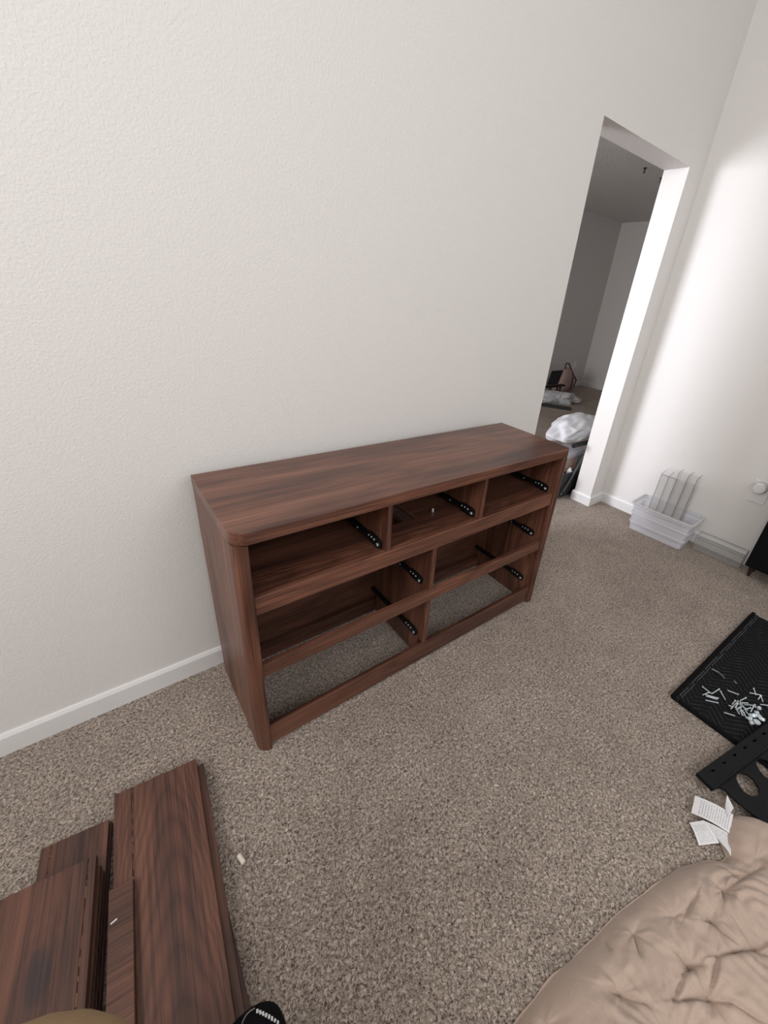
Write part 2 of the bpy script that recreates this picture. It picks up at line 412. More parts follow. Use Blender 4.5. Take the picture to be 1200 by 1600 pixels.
board((-0.377, -0.392), 8.0, .140, .45, .0165, .016, wood('y', 35, .75), 'lowest walnut board under the left stack', name='wood_board')
board((-0.380, -0.397), 8.0, .136, .45, .033, .016, wood('y', 36, .85), 'short walnut board sticking out from behind the left stack', groove=(.115, .0018, .002), name='wood_board')
board((-0.398, -0.520), 8.2, .21, .50, .0495, .016, wood('y', 37, .8), 'walnut board third from the top in the left stack', name='wood_board')
board((-0.399, -0.516), 8.2, .21, .50, .066, .016, wood('y', 38, .8), 'walnut board just under the top board of the left stack', name='wood_board')
board((-0.402, -0.500), 7.6, .215, .50, .085, .018, wood('y', 39, .85, .5, 6, None, (-0.085, -0.175)), 'large walnut board with a dark knot on top of the left stack', groove=(.014, .0018, .002), name='wood_board')
# bits
def dowel(name, p, r, L, rz, mat, label, cat):
    bm = bmesh.new(); lathe(bm, [(r * .7, 0), (r, .0015), (r, L - .0015), (r * .7, L)], Matrix.Translation((p[0], p[1], p[2])) @ Matrix.Rotation(rz, 4, 'Z') @ Matrix.Rotation(math.radians(90), 4, 'Y'), 12)
    return tag(link_mesh(name, bm, mat, smooth=False), label, cat)
M_bone = new_mat('pale_beech', .5, (0.72, 0.66, 0.56))[0]
q = px(382, 1335, 2, .006); dowel('dowel', (q.x - .012, q.y + .008, .006), .0058, .026, math.radians(-78), M_bone, 'small off-white dowel lying on the carpet right of the boards', 'dowel')
q = px(178, 1440, 2, .0665); bm = bmesh.new(); bx(bm, -.006, .006, -.0013, .0013, 0, .0010, Matrix.Translation((q.x, q.y, .0668)) @ Matrix.Rotation(math.radians(10), 4, 'Z'))
tag(link_mesh('paper_scrap', bm, M_white), 'tiny white scrap on the narrow walnut strip', 'scrap')

# ------------------------------------------------------------------ right wall: outlet
ol = empty('wall_outlet', (XC, -0.868, 0.452)); tag(ol, 'white outlet plate with a round white plug-in on the right wall', 'outlet')
box('cover_plate', (-.006, 0, -.043, .043, -.068, .068), M_white, ol, .002)
bm = bmesh.new(); lathe(bm, [(.030, 0), (.032, .004), (.032, .026), (.028, .034), (.018, .036)], Matrix.Translation((-.0062, .004, .026)) @ Matrix.Rotation(math.radians(-90), 4, 'Y'), 28)
link_mesh('round_plug', bm, M_white, ol, smooth=False)
bm = bmesh.new(); lathe(bm, [(.036, 0), (.036, .006), (.033, .008)], Matrix.Translation((-.0062, .004, .026)) @ Matrix.Rotation(math.radians(-90), 4, 'Y'), 28)
link_mesh('plug_collar', bm, new_mat('grey_plastic', .5, (.45, .45, .45))[0], ol)

# ------------------------------------------------------------------ storage bin + organizer + tray
def rrect(x0, x1, y0, y1, r, n=5):
    return [*arc(x0 + r, y0 + r, r, 180, 270, n), *arc(x1 - r, y0 + r, r, 270, 360, n), *arc(x1 - r, y1 - r, r, 0, 90, n), *arc(x0 + r, y1 - r, r, 90, 180, n)]
def loft(bm, loops, close_bottom=True, close_top=False):
    rings = [[bm.verts.new((p[0], p[1], z)) for p in pts] for pts, z in loops]
    for a, b in zip(rings, rings[1:]):
        k = len(a)
        for i in range(k): bm.faces.new((a[i], a[(i + 1) % k], b[(i + 1) % k], b[i]))
    if close_bottom: bm.faces.new(rings[0][::-1])
    if close_top: bm.faces.new(rings[-1])
bn = empty('storage_bin', (2.61, -0.497, 0), math.radians(2.5)); tag(bn, 'translucent white open storage bin on the carpet against the right wall', 'bin')
bm = bmesh.new()
hw, hl = .083, .160
def rr(o, z): return (rrect(-hw - o, hw + o, -hl - o, hl + o, .022), z)
loft(bm, [rr(0, .002), rr(.003, .004), rr(.006, .04), rr(.010, .045), rr(.016, .160), rr(.021, .166), rr(.023, .196), rr(.021, .196), rr(.019, .167), rr(.014, .162), rr(.008, .047), rr(.004, .042), rr(.001, .006)])
link_mesh('bin_body', bm, M_milky, bn, smooth=False)
bm = bmesh.new()
loft(bm, [rr(.0235, .188), rr(.031, .188), rr(.032, .198), rr(.0235, .198), rr(.0235, .188)], False)
link_mesh('rim', bm, M_rim, bn)
for s in (.06, .12):
    bm = bmesh.new(); o0 = .0075 + s * .075
    loft(bm, [rr(o0 + .001, s), rr(o0 + .004, s + .002), rr(o0 + .004, s + .006), rr(o0 + .001, s + .008)], False)
    link_mesh('rib', bm, M_rim, bn)

og = empty('acrylic_organizer', (2.60, -0.49, .010), math.radians(4)); tag(og, 'tall clear acrylic organizer with upright dividers standing in the white bin', 'organizer')
og.rotation_euler = (math.radians(0), math.radians(2), math.radians(3))
YS = (.100, .055, .010, -.045, -.095)
bm = bmesh.new(); bx(bm, -.003, .0, YS[-1], YS[0], 0, .395); o = link_mesh('front_pane', bm, M_front, og)
bm = bmesh.new(); bx(bm, .0, .075, YS[-1], YS[0], 0, .003); link_mesh('base', bm, M_clear, og)
bm = bmesh.new(); bx(bm, .0752, .078, YS[-1], YS[0], 0, .43); link_mesh('back_pane', bm, M_faint, og)
for i, y in enumerate(YS):
    bm = bmesh.new(); h = .40 if i < 2 else .432
    bx(bm, .0002, .075, y - .0012, y + .0012, .0035, h); link_mesh('divider', bm, M_faint, og)
    bm = bmesh.new()
    if i >= 2 and i != 2:
        tube(bm, [(-.004, y, .004), (-.004, y, .41), (.0, y, .428), (.01, y, .437), (.075, y, .445)], .0022, 6)
    else:
        tube(bm, [(-.004, y, .004), (-.004, y, .39 if i < 2 else .42), (.0, y, .40 if i < 2 else .436), (.075, y, .41 if i < 2 else .445)], .0016, 6)
    link_mesh('divider_edge', bm, M_edge, og)
bm = bmesh.new(); tube(bm, [(-.004, YS[0], .392), (-.004, YS[2], .392)], .0015, 6); link_mesh('top_edge', bm, M_edge, og)

tr = empty('acrylic_tray', (2.69, -0.825, 0), math.radians(2)); tag(tr, 'low clear acrylic tray on the carpet between white bin and black cabinet', 'tray')
x0, x1, y0, y1, th = -.048, .036, -.130, .130, .098
bm = bmesh.new()
bx(bm, x0, x1, y0, y1, .002, .005); link_mesh('base', bm, M_clear, tr)
for n_, d in (('side_pane', (x0, x0 + .003, y0, y1)), ('side_pane', (x1 - .003, x1, y0, y1)), ('end_pane', (x0 + .003, x1 - .003, y0, y0 + .003)), ('end_pane', (x0 + .003, x1 - .003, y1 - .003, y1))):
    bm = bmesh.new(); bx(bm, *d, .0052, th); link_mesh(n_, bm, M_clear, tr)
for pts in ([(x0, y0, th), (x0, y1, th)], [(x1, y0, th), (x1, y1, th)], [(x0, y0, th), (x1, y0, th)], [(x0, y1, th), (x1, y1, th)], [(x0, y0, .004), (x0, y1, .004)], [(x0, y0, .004), (x0, y0, th)], [(x0, y1, .004), (x0, y1, th)], [(x1, y0, .004), (x1, y0, th)], [(x0, y0, .004), (x1, y0, .004)], [(x0 - .001, y0, .082), (x0 - .001, y1, .082)]):
    bm = bmesh.new(); tube(bm, pts, .0017, 6); link_mesh('edge', bm, M_edge, tr)

# ------------------------------------------------------------------ black cabinet at the right edge
cb = empty('black_cabinet', (2.545, -0.985, 0)); tag(cb, 'black cabinet on a splayed dark wooden leg at the right edge', 'cabinet')
box('body', (0, .185, -.60, 0, .085, .62), M_blackfab, cb, .004)
for xx, yy, sx, sy in ((.03, -.03, 1, 1), (.155, -.03, -1, 1), (.03, -.57, 1, -1), (.155, -.57, -1, -1)):
    bm = bmesh.new(); tube(bm, [(xx + .045 * sx * (1 if xx < .1 else 0), yy + (.0 if sy > 0 else 0) - .0, .0), (xx, yy, .0845)], [.008, .013], 10); link_mesh('leg', bm, M_darkwood, cb)

# ------------------------------------------------------------------ black quilted pad
pad = empty('quilted_pad', (1.339, -1.112, 0), math.radians(-1.9)); tag(pad, 'black chevron-quilted pad lying flat on the carpet under the screws', 'pad')
PW, PL = 0.882, 0.62
m, nt, b = new_mat('black_quilt', 0.9, (0.013, 0.013, 0.015), 0, .15)
tc = N(nt, 'ShaderNodeTexCoord'); sp = N(nt, 'ShaderNodeSeparateXYZ'); nt.links.new(tc.outputs['Object'], sp.inputs[0])
PER = 0.11; SPC = 0.026
tri = math_n(nt, 'PINGPONG', sp.outputs[1], PER / 2)
t_ = math_n(nt, 'ADD', math_n(nt, 'MULTIPLY', tri, 1.0), sp.outputs[0])
st = math_n(nt, 'PINGPONG', t_, SPC / 2)
line = math_n(nt, 'LESS_THAN', st, 0.0014)
dash = math_n(nt, 'GREATER_THAN', noi(nt, tc.outputs['Object'], 260, 1), 0.44)
nt.links.new(mix(nt, math_n(nt, 'MULTIPLY', line, dash), (0.008, 0.008, 0.009), (0.06, 0.06, 0.065)), b.inputs['Base Color'])
M_quilt = m
def padh(x, y):
    tr_ = abs(((y / (PER / 2)) % 2) - 1); tr_ = (1 - tr_) * PER / 2
    s = ((tr_ + x) / SPC) % 1.0
    puff = (1 - (2 * s - 1) ** 4) * .0035
    e = min(x, PW - x, -y, y + PL); edge = min(1, max(0, e) / .006)
    return .006 + edge * (.007 + puff) + .002 * noise.noise(Vector((x * 6, y * 6, 0)))
bm = bmesh.new(); nx, ny = 176, 110
g = [[None] * (ny + 1) for _ in range(nx + 1)]
for i in range(nx + 1):
    for j in range(ny + 1):
        x = PW * i / nx; y = -PL * j / ny
        g[i][j] = bm.verts.new((x, y, padh(x, y)))
for i in range(nx):
    for j in range(ny): bm.faces.new((g[i][j], g[i][j + 1], g[i + 1][j + 1], g[i + 1][j]))
low = {}
ring = [(i, 0) for i in range(nx)] + [(nx, j) for j in range(ny)] + [(i, ny) for i in range(nx, 0, -1)] + [(0, j) for j in range(ny, 0, -1)]
lows = [bm.verts.new((g[i][j].co.x, g[i][j].co.y, .0005)) for i, j in ring]
for k, (i, j) in enumerate(ring):
    i2, j2 = ring[(k + 1) % len(ring)]; bm.faces.new((g[i][j], g[i2][j2], lows[(k + 1) % len(ring)], lows[k]))
link_mesh('quilt', bm, M_quilt, pad, smooth=True)
bm = bmesh.new(); bx(bm, -.004, PW + .004, -.013, .004, .004, .020); o = link_mesh('binding', bm, M_blackfab, pad); bev(o, .006, 3)
M_thread = new_mat('grey_thread', .8, (.16, .16, .17))[0]
for yy in (-.019, -.027):
    bm = bmesh.new(); tube(bm, [(0.0 + PW * k / 40, yy + .0006 * math.sin(k), padh(PW * k / 40, yy) + .0008) for k in range(1, 40)], .0007, 5); link_mesh('stitching', bm, M_thread, pad)
bm = bmesh.new(); bx(bm, -.005, .012, -PL - .004, -.024, .003, .0165); o = link_mesh('binding', bm, M_blackfab, pad); bev(o, .005, 3)

# ------------------------------------------------------------------ hardware on the pad
PZ = 0.0185
def screw_mesh():
    bm = bmesh.new(); X = Matrix.Rotation(math.radians(90), 4, 'Y')
    lathe(bm, [(.0034, 0), (.0036, .004), (.0032, .08), (.0012, .10)][:2] + [(.0019, .07), (.0019, .94), (.0004, 1.0)], X, 8)
    me = bpy.data.meshes.new('screw'); bmesh.ops.recalc_face_normals(bm, faces=bm.faces[:]); bm.to_mesh(me); bm.free(); me.materials.append(M_steel); return me
SM = screw_mesh()
def screw(a, b_, lift, label, group):
    A_ = px(*a, 2, PZ + .003); B_ = px(*b_, 2, PZ + .003); d = B_ - A_
    o = bpy.data.objects.new('screw', SM); C.objects.link(o)
    o.location = (A_.x, A_.y, PZ + .003 + lift); o.scale = (max(d.length, .012), 1, 1)
    o.rotation_euler = (0, random.uniform(-.02, .02), math.atan2(d.y, d.x)); tag(o, label, 'screw', group)
def c7(x, y): return (1030 + x / 6.667, 940 + y / 6.667)
def c4(x, y): return (1120 + x / 15, 1060 + y / 15)
loose = [(c7(450, 885), c7(545, 960), 'leftmost loose screw, in the V of two screws on the black pad'), (c7(625, 912), c7(545, 960), 'screw forming the right arm of the V on the black pad'),
 (c7(640, 935), c7(690, 1025), 'lone screw standing askew just right of the V-shaped pair'), (c7(825, 968), c7(710, 922), 'lone screw at mid pad above the big pile'),
 (c7(985, 905), c7(1010, 975), 'upper screw of the crossed pair near the right frame edge'), (c7(945, 950), c7(1065, 975), 'long screw of the crossed pair near the right frame edge'),
 (c7(1060, 980), c7(1080, 1045), 'screw pointing down from the crossed pair at the right'), (c7(1055, 985), c7(1030, 1020), 'short screw tucked beside the crossed pair at the right'),
 (c7(1130, 1082), c7(1050, 1070), 'rightmost loose screw at the frame edge on the pad'), (c7(680, 1155), c7(795, 1190), 'lone screw left below the big pile on the pad')]
for k, (a, b_, l) in enumerate(loose): screw(a, b_, 0, l, 'loose screws on the black pad')
for k, (a, b_) in enumerate([(c7(520, 945), c7(450, 975)), (c7(610, 1015), c7(470, 975)), (c7(480, 1000), c7(600, 1035)), (c7(612, 1055), c7(480, 1025)), (c7(500, 985), c7(600, 1025))]):
    screw(a, b_, (k % 3) * .0042, 'screw in the small bundle at the left end of the black pad', 'small bundle of screws')
pile = [((435, 520), (355, 615)), ((490, 550), (310, 740)), ((260, 665), (330, 690)), ((460, 640), (400, 740)), ((640, 520), (500, 590)), ((540, 600), (590, 680)), ((640, 630), (870, 650)), ((870, 650), (890, 720)), ((430, 770), (500, 890)), ((510, 740), (550, 940)), ((550, 760), (620, 880)), ((590, 770), (660, 910)), ((600, 700), (700, 860)), ((760, 740), (630, 770)), ((820, 720), (750, 850)), ((660, 690), (730, 750)), ((480, 740), (540, 700)), ((650, 920), (720, 970)), ((520, 610), (610, 740)), ((560, 640), (700, 640)), ((470, 700), (560, 660)), ((620, 820), (690, 960))]
for k, (a, b_) in enumerate(pile): screw(c4(*a), c4(*b_), (k % 5) * .0040, 'screw in the big pile of hardware on the black pad', 'big pile of screws')
def nut_mesh():
    bm = bmesh.new(); lathe(bm, [(.0065, 0), (.0072, .001), (.0072, .010), (.0050, .0115)], Matrix.Identity(4), 14)
    me = bpy.data.meshes.new('cam_nut'); bmesh.ops.recalc_face_normals(bm, faces=bm.faces[:]); bm.to_mesh(me); bm.free(); me.materials.append(M_steel); return me
NM = nut_mesh()
for k, (x, y) in enumerate([(900, 800), (850, 860), (1000, 740), (970, 900), (1030, 950), (1080, 1000), (790, 950), (840, 1080), (900, 860), (800, 900)]):
    P = px(*c4(x, y), 2, PZ + .006); o = bpy.data.objects.new('cam_nut', NM); C.objects.link(o)
    o.location = (P.x, P.y, PZ + (.0 if k % 2 else .007)); o.rotation_euler = (random.uniform(.1, 1.3), random.uniform(-.4, .4), random.uniform(0, 6))
    if k % 2: o.location.z += .005
    tag(o, 'round steel cam nut at the right end of the hardware pile', 'cam nut', 'cam nuts on the black pad')
P = px(*c4(935, 1030), 2, PZ + .003); bm = bmesh.new(); lathe(bm, [(.0105, 0), (.0115, .001), (.0115, .006), (.0095, .007)], Matrix.Identity(4), 20)
tag(link_mesh('washer_cap', bm, M_steel, loc=(P.x, P.y, PZ + .001)), 'large bright round steel cap at the bottom of the hardware pile', 'cap')
hk = [px(1112, 1045, 2, PZ + .004), px(1122, 1050, 2, PZ + .004), px(1129, 1056, 2, PZ + .004), px(1132, 1060, 2, PZ + .004)]
bm = bmesh.new(); tube(bm, [tuple(h) for h in hk], .0026, 6); tag(link_mesh('hex_key', bm, new_mat('dull_steel', .45, (.22, .22, .23), .6)[0]), 'thin curved grey hex key above the screws on the black pad', 'hex key')
bm = bmesh.new(); a_ = px(1147, 1064, 2, PZ + .003); b2 = px(1151, 1068, 2, PZ + .003); tube(bm, [tuple(a_), tuple(b2)], .0022, 6); tag(link_mesh('metal_pin', bm, M_edge), 'tiny grey pin above the loose screws on the pad', 'pin')

# ------------------------------------------------------------------ black perforated plastic part
def filled_curve(name, outline, holes, z, th, mat, parent):
    cu = bpy.data.curves.new(name, 'CURVE'); cu.dimensions = '2D'; cu.fill_mode = 'BOTH'; cu.extrude = th / 2; cu.bevel_depth = .0008
    for loop in [outline] + holes:
        s = cu.splines.new('POLY'); s.points.add(len(loop) - 1); s.use_cyclic_u = True
        for pt, q_ in zip(s.points, loop): pt.co = (q_[0], q_[1], 0, 1)
    tmp = bpy.data.objects.new(name, cu); C.objects.link(tmp)
    dg = bpy.context.evaluated_depsgraph_get(); me = bpy.data.meshes.new_from_object(tmp.evaluated_get(dg))
    bpy.data.objects.remove(tmp); me.materials.clear(); me.materials.append(mat)
    o = bpy.data.objects.new(name, me); C.objects.link(o); o.location.z = z + th / 2
    if parent: o.parent = parent
    return o
pp = empty('plastic_bracket', (0, 0, 0)); tag(pp, 'black plastic bracket with slotted bar and oval holes beside the pad', 'bracket')
BZ = .034
def P2(u, v, z=BZ): q_ = px(u, v, 2, z); return (q_.x, q_.y)
def ell(c, ax, ay, n=20): return [(c[0] + ax[0] * math.cos(2 * math.pi * k / n) + ay[0] * math.sin(2 * math.pi * k / n), c[1] + ax[1] * math.cos(2 * math.pi * k / n) + ay[1] * math.sin(2 * math.pi * k / n)) for k in range(n)]
a0 = Vector(P2(1088, 1210)); a1 = Vector(P2(1113, 1234)); dirv = (Vector(P2(1196, 1133)) - a0).normalized()
bar = [a0, a1, a1 + dirv * .62, a0 + dirv * .62]
slots_ = []
for k in range(9):
    c = a0.lerp(a1, .35) + dirv * (.055 + k * .062)
    nn = Vector((-dirv.y, dirv.x)); slots_.append(ell(c, dirv * .011, nn * .0045, 12))
filled_curve('slotted_bar', bar, slots_, .0275, .013, M_blackplastic, pp)
hole1 = [P2(*q_) for q_ in ((1150, 1215), (1152, 1208), (1158, 1206), (1168, 1209), (1178, 1217), (1186, 1229), (1188, 1239), (1184, 1244), (1174, 1244), (1163, 1237), (1155, 1227))]
hole2 = [(x + dirv.x * .115, y + dirv.y * .115 - .002) for x, y in hole1]
hole3 = [(x + dirv.x * .23, y + dirv.y * .23 - .004) for x, y in hole1]
plate = [P2(1114, 1233), P2(1124, 1229), P2(1134, 1233), P2(1146, 1246), P2(1165, 1262), P2(1200, 1290)]
e_ = Vector(plate[-1]); plate += [(e_.x + .03, e_.y - .12), (e_.x + .50, e_.y - .20), tuple(a1 + dirv * .60)]
filled_curve('perforated_plate', plate, [hole1, hole2, hole3], .0262, .006, M_blackplastic, pp)
bm = bmesh.new(); tube(bm, [(*(a1 + dirv * t_), .0395) for t_ in (.0, .3, .6)], .004, 8); link_mesh('ridge', bm, M_blackplastic, pp)

# ------------------------------------------------------------------ comforter
OUT = [(-.10, -1.262), (.05, -1.262), (.18, -1.262), (.345, -1.272), (.48, -1.296), (.56, -1.306), (.66, -1.330), (.76, -1.352), (.83, -1.380), (.87, -1.402), (.90, -1.428), (.925, -1.432), (.95, -1.405), (.99, -1.392), (1.03, -1.390), (1.06, -1.405), (1.075, -1.445), (1.085, -1.52), (1.13, -1.9)]
def outy(x):
    for (xa, ya), (xb, yb) in zip(OUT, OUT[1:]):
        if xa <= x <= xb: t = (x - xa) / (xb - xa); return ya + (yb - ya) * t
    return OUT[-1][1]
CH = .085
def P3(u, v): q_ = px(u, v, 2, CH); return Vector((q_.x, q_.y))
pinch = [P3(*q_) for q_ in ((1140, 1383), (1119, 1431), (1000, 1446), (976, 1544), (1119, 1555), (1157, 1355), (1088, 1500), (1190, 1480), (1062, 1420), (860, 1590), (1190, 1330))]
crease = [((1119, 1431), (1158, 1470), 1), ((1060, 1560), (1119, 1555), -1), ((1119, 1555), (1150, 1562), 1), ((1145, 1560), (1200, 1597), 1), ((1000, 1446), (1006, 1482), -1), ((950, 1532), (976, 1544), 1), ((976, 1544), (1020, 1566), 1), ((1060, 1556), (1075, 1515), -1), ((1075, 1515), (1100, 1498), -1), ((1119, 1431), (1108, 1431), 1), ((1140, 1383), (1137, 1400), 1), ((1095, 1390), (1080, 1420), 1), ((1115, 1548), (1125, 1490), -1), ((1125, 1490), (1200, 1472), -1), ((1088, 1500), (1060, 1478), -1), ((1140, 1383), (1200, 1345), -1), ((1157, 1355), (1130, 1335), 1), ((955, 1440), (962, 1470), 1)]
crease = [(P3(*a), P3(*b_), s) for a, b_, s in crease]
def comf(x, y):
    e = outy(x) - y
    e2 = min(e, (x + .03) * 1.0 + .02, (1.125 - x))
    k = 1 - math.exp(-max(e2, 0) / .045)
    p = Vector((x, y)); h = CH * k
    h += .018 * k * noise.noise(Vector((x * 5.5, y * 5.5, 1.3))) + .004 * k * noise.noise(Vector((x * 17 + 2 * noise.noise(Vector((x * 6, y * 6, 0))), y * 17, 4)))
    h += .0016 * k * noise.noise(Vector((x * 30, y * 62, 2)))
    h += .0010 * k * (1 - abs(noise.noise(Vector((x * 34 + 9, y * 30, 7)))) * 4)
    for i, q_ in enumerate(pinch):
        d = p - q_; r = d.length
        if r < .22:
            a = math.atan2(d.y, d.x)
            h -= .030 * k * math.exp(-r / .030)
            h += .0034 * k * math.cos(a * 5 + i * 1.3 + 1.2 * math.sin(a + i)) * math.exp(-r / .06) * min(1, r / .012)
            h += .0016 * k * math.cos(a * 13 + i) * math.exp(-r / .035) * min(1, r / .012)
    for a, b_, s in crease:
        ab = b_ - a; t = max(0, min(1, (p - a).dot(ab) / ab.length_squared)); dv = p - (a + ab * t); r = dv.length
        if r < .12:
            side = (ab.x * dv.y - ab.y * dv.x) * s
            env = k * (0.45 + .55 * math.sin(math.pi * min(1, max(0.08, t))))
            h -= .016 * env * math.exp(-(r / .0055))
            h += .011 * env * math.exp(-(r / .030)) * (1 if side > 0 else .15) * min(1, r / .004)
    rc = (p - P3(1195, 1432)).length
    if rc < .2: h += .0035 * k * math.cos(rc * 2 * math.pi / .026) * math.exp(-((rc - .07) / .06) ** 2)
    rc = (p - P3(1060, 1640)).length
    if rc < .2: h += .0025 * k * math.cos(math.atan2(p.y - P3(1060, 1640).y, p.x - P3(1060, 1640).x) * 22) * math.exp(-((rc - .09) / .05) ** 2)
    return max(h, .004)
cf = empty('comforter', (.5, -1.7, 0)); tag(cf, 'rumpled tan pinch-pleated comforter heaped on the carpet at the bottom right', 'comforter')
bm = bmesh.new(); nx, ny = 340, 250; X0, X1, YB = -.03, 1.12, -2.05
g = []
for i in range(nx + 1):
    x = X0 + (X1 - X0) * i / nx; col_ = []
    oy = outy(x) + .005 * noise.noise(Vector((x * 14, 3, 0)))
    for j in range(ny + 1):
        v = (j / ny) ** 1.35; y = oy + (YB - oy) * v
        z = .004 if j == 0 else comf(x, y)
        col_.append(bm.verts.new((x - .5, y + 1.7, z)))
    g.append(col_)
for i in range(nx):
    for j in range(ny): bm.faces.new((g[i][j], g[i][j + 1], g[i + 1][j + 1], g[i + 1][j]))
m, nt, b = new_mat('tan_cotton', 0.88, (0.44, 0.315, 0.235), spec=.2)
v = coords(nt)
wv = noi(nt, coords(nt, (1, 1, 1)), 900, 2, .6); big = noi(nt, v, 6, 3)
c_ = ramp(nt, wv, [(.35, (.44, .335, .27)), (.65, (.54, .42, .345))]); c_ = mix(nt, .5, c_, ramp(nt, big, [(.35, (.9, .9, .9)), (.65, (1.06, 1.04, 1.02))]), 'MULTIPLY')
nt.links.new(c_, b.inputs['Base Color']); b.inputs['Sheen Weight'].default_value = .3
bump(nt, b, math_n(nt, 'ADD', wv, math_n(nt, 'MULTIPLY', noi(nt, v, 60, 3, .6), 2.0)), .35, .0012)
link_mesh('shell', bm, m, cf, smooth=True)
# care tags sewn to the corner
def print_mat(sx, sy):
    m, nt, b = new_mat('printed_label', .7, (.8, .8, .8))
    tc = N(nt, 'ShaderNodeTexCoord'); sp = N(nt, 'ShaderNodeSeparateXYZ'); nt.links.new(tc.outputs['UV'], sp.inputs[0])
    ln = math_n(nt, 'GREATER_THAN', math_n(nt, 'FRACT', math_n(nt, 'MULTIPLY', sp.outputs[0], sx)), .5)
    mp = N(nt, 'ShaderNodeMapping'); mp.inputs['Scale'].default_value = (sx, sy, 1); nt.links.new(tc.outputs['UV'], mp.inputs[0])
    wd = math_n(nt, 'GREATER_THAN', noi(nt, mp.outputs[0], 1.6, 2, .7), .47)
    mx = math_n(nt, 'MULTIPLY', math_n(nt, 'GREATER_THAN', sp.outputs[0], .16), math_n(nt, 'LESS_THAN', sp.outputs[0], .93))
    my = math_n(nt, 'MULTIPLY', math_n(nt, 'GREATER_THAN', sp.outputs[1], .1), math_n(nt, 'LESS_THAN', sp.outputs[1], .9))
    f = math_n(nt, 'MULTIPLY', math_n(nt, 'MULTIPLY', ln, wd), math_n(nt, 'MULTIPLY', mx, my))
    nt.links.new(mix(nt, f, (.80, .79, .79), (.45, .45, .49)), b.inputs['Base Color']); return m
M_print = print_mat(15, 12)
def care_tag(corners, zs, label, bend=.0):
    pts = [px(u, v_, 2, z) for (u, v_), z in zip(corners, zs)]   # order: A B C D around
    bm = bmesh.new(); uvl = bm.loops.layers.uv.new('UVMap'); nu, nv = 14, 6; g = []; uvd = {}
    for i in range(nu + 1):
        r = []
        for j in range(nv + 1):
            s, t = i / nu, j / nv
            q_ = pts[0].lerp(pts[3], s).lerp(pts[1].lerp(pts[2], s), t); z = q_.z + bend * math.sin(math.pi * s)
            vv = bm.verts.new((q_.x - .5, q_.y + 1.7, z)); uvd[vv] = (s, t); r.append(vv)
        g.append(r)
    for i in range(nu):
        for j in range(nv):
            f = bm.faces.new((g[i][j], g[i + 1][j], g[i + 1][j + 1], g[i][j + 1]))
    for f in bm.faces:
        for l in f.loops: l[uvl].uv = uvd[l.vert]
    o = link_mesh('care_tag', bm, M_print, cf); s_ = o.modifiers.new('solid', 'SOLIDIFY'); s_.thickness = .0005; o['label'] = label
care_tag([(1086, 1243), (1080, 1270), (1140, 1302), (1146, 1273)], (.016, .014, .03, .032), 'long white printed care tag', .006)
care_tag([(1099, 1282), (1077, 1285), (1092, 1321), (1124, 1317)], (.020, .010, .009, .02), 'lower left square white printed care tag', .004)
care_tag([(1097, 1281), (1129, 1320), (1142, 1338), (1142, 1304)], (.016, .021, .022, .026), 'lower white printed care tag folded to a point', .003)
care_tag([(1136, 1242), (1133, 1262), (1138, 1277), (1146, 1262)], (.05, .035, .035, .045), 'small white tag corner standing up', .0)

# ------------------------------------------------------------------ person crouching at the bottom left: trousered knee and shoe
pe = empty('person', (-.25, -1.25, 0)); tag(pe, 'person crouching behind the boards, tan trousered knee and black shoe at the bottom edge', 'person')
def skin_chain(name, nodes, edges, mat, parent, root=0, sub=3):
    me = bpy.data.meshes.new(name); me.from_pydata([n[0] for n in nodes], edges, []); o = bpy.data.objects.new(name, me); C.objects.link(o)
    sk = o.modifiers.new('skin', 'SKIN'); sk.use_smooth_shade = True
    for i, n in enumerate(nodes): me.skin_vertices[0].data[i].radius = (n[1], n[1])
    me.skin_vertices[0].data[root].use_root = True
    s = o.modifiers.new('sub', 'SUBSURF'); s.levels = sub; s.render_levels = sub
    me.materials.append(mat); o.parent = parent; return o
m, nt, b = new_mat('tan_trouser', .9, (.30, .20, .105)); bump(nt, b, noi(nt, coords(nt), 500, 2), .3, .001); M_trou = m
ox, oy = .25, 1.25
nd = [((-.20 + ox, -1.64 + oy, .36), .13), ((-.28 + ox, -1.52 + oy, .38), .12), ((-.39 + ox, -1.28 + oy, .44), .135), ((-.475 + ox, -1.10 + oy, .490), .20), ((-.478 + ox, -1.027 + oy, .467), .228), ((-.36 + ox, -1.12 + oy, .29), .085), ((-.27 + ox, -1.215 + oy, .15), .055), ((-.16 + ox, -1.72 + oy, .36), .11), ((-.13 + ox, -1.60 + oy, .40), .10), ((-.12 + ox, -1.50 + oy, .42), .085), ((-.13 + ox, -1.62 + oy, .2), .06), ((-.13 + ox, -1.68 + oy, .08), .05)]
skin_chain('trousers', nd, [(0, 1), (1, 2), (2, 3), (3, 4), (4, 5), (5, 6), (0, 7), (7, 8), (8, 9), (9, 10), (10, 11)], M_trou, pe)
sh = [((-.262 + ox, -1.25 + oy, .085), .055), ((-.25 + ox, -1.19 + oy, .098), .06), ((-.222 + ox, -1.08 + oy, .118), .070), ((-.212 + ox, -1.00 + oy, .118), .072), ((-.214 + ox, -.968 + oy, .108), .064)]
so = skin_chain('shoe', sh, [(0, 1), (1, 2), (2, 3), (3, 4)], M_blackfab, pe, 1)
M_pip = new_mat('grey_piping', .7, (.20, .18, .16))[0]
bpy.context.view_layer.update()
_dg = bpy.context.evaluated_depsgraph_get(); _ev = so.evaluated_get(_dg); _inv = so.matrix_world.inverted()
def on_shoe(u, v_):
    d = (px(u, v_, 2, 0) - CAM).normalized()
    hit, loc, nor, _ = _ev.ray_cast(_inv @ CAM, d)
    return (loc, nor) if hit else None
pts_ = [h[0] + h[1] * .0006 for h in (on_shoe(u, v_) for u, v_ in ((378, 1600), (381, 1593), (385, 1586), (391, 1580), (398, 1576))) if h]
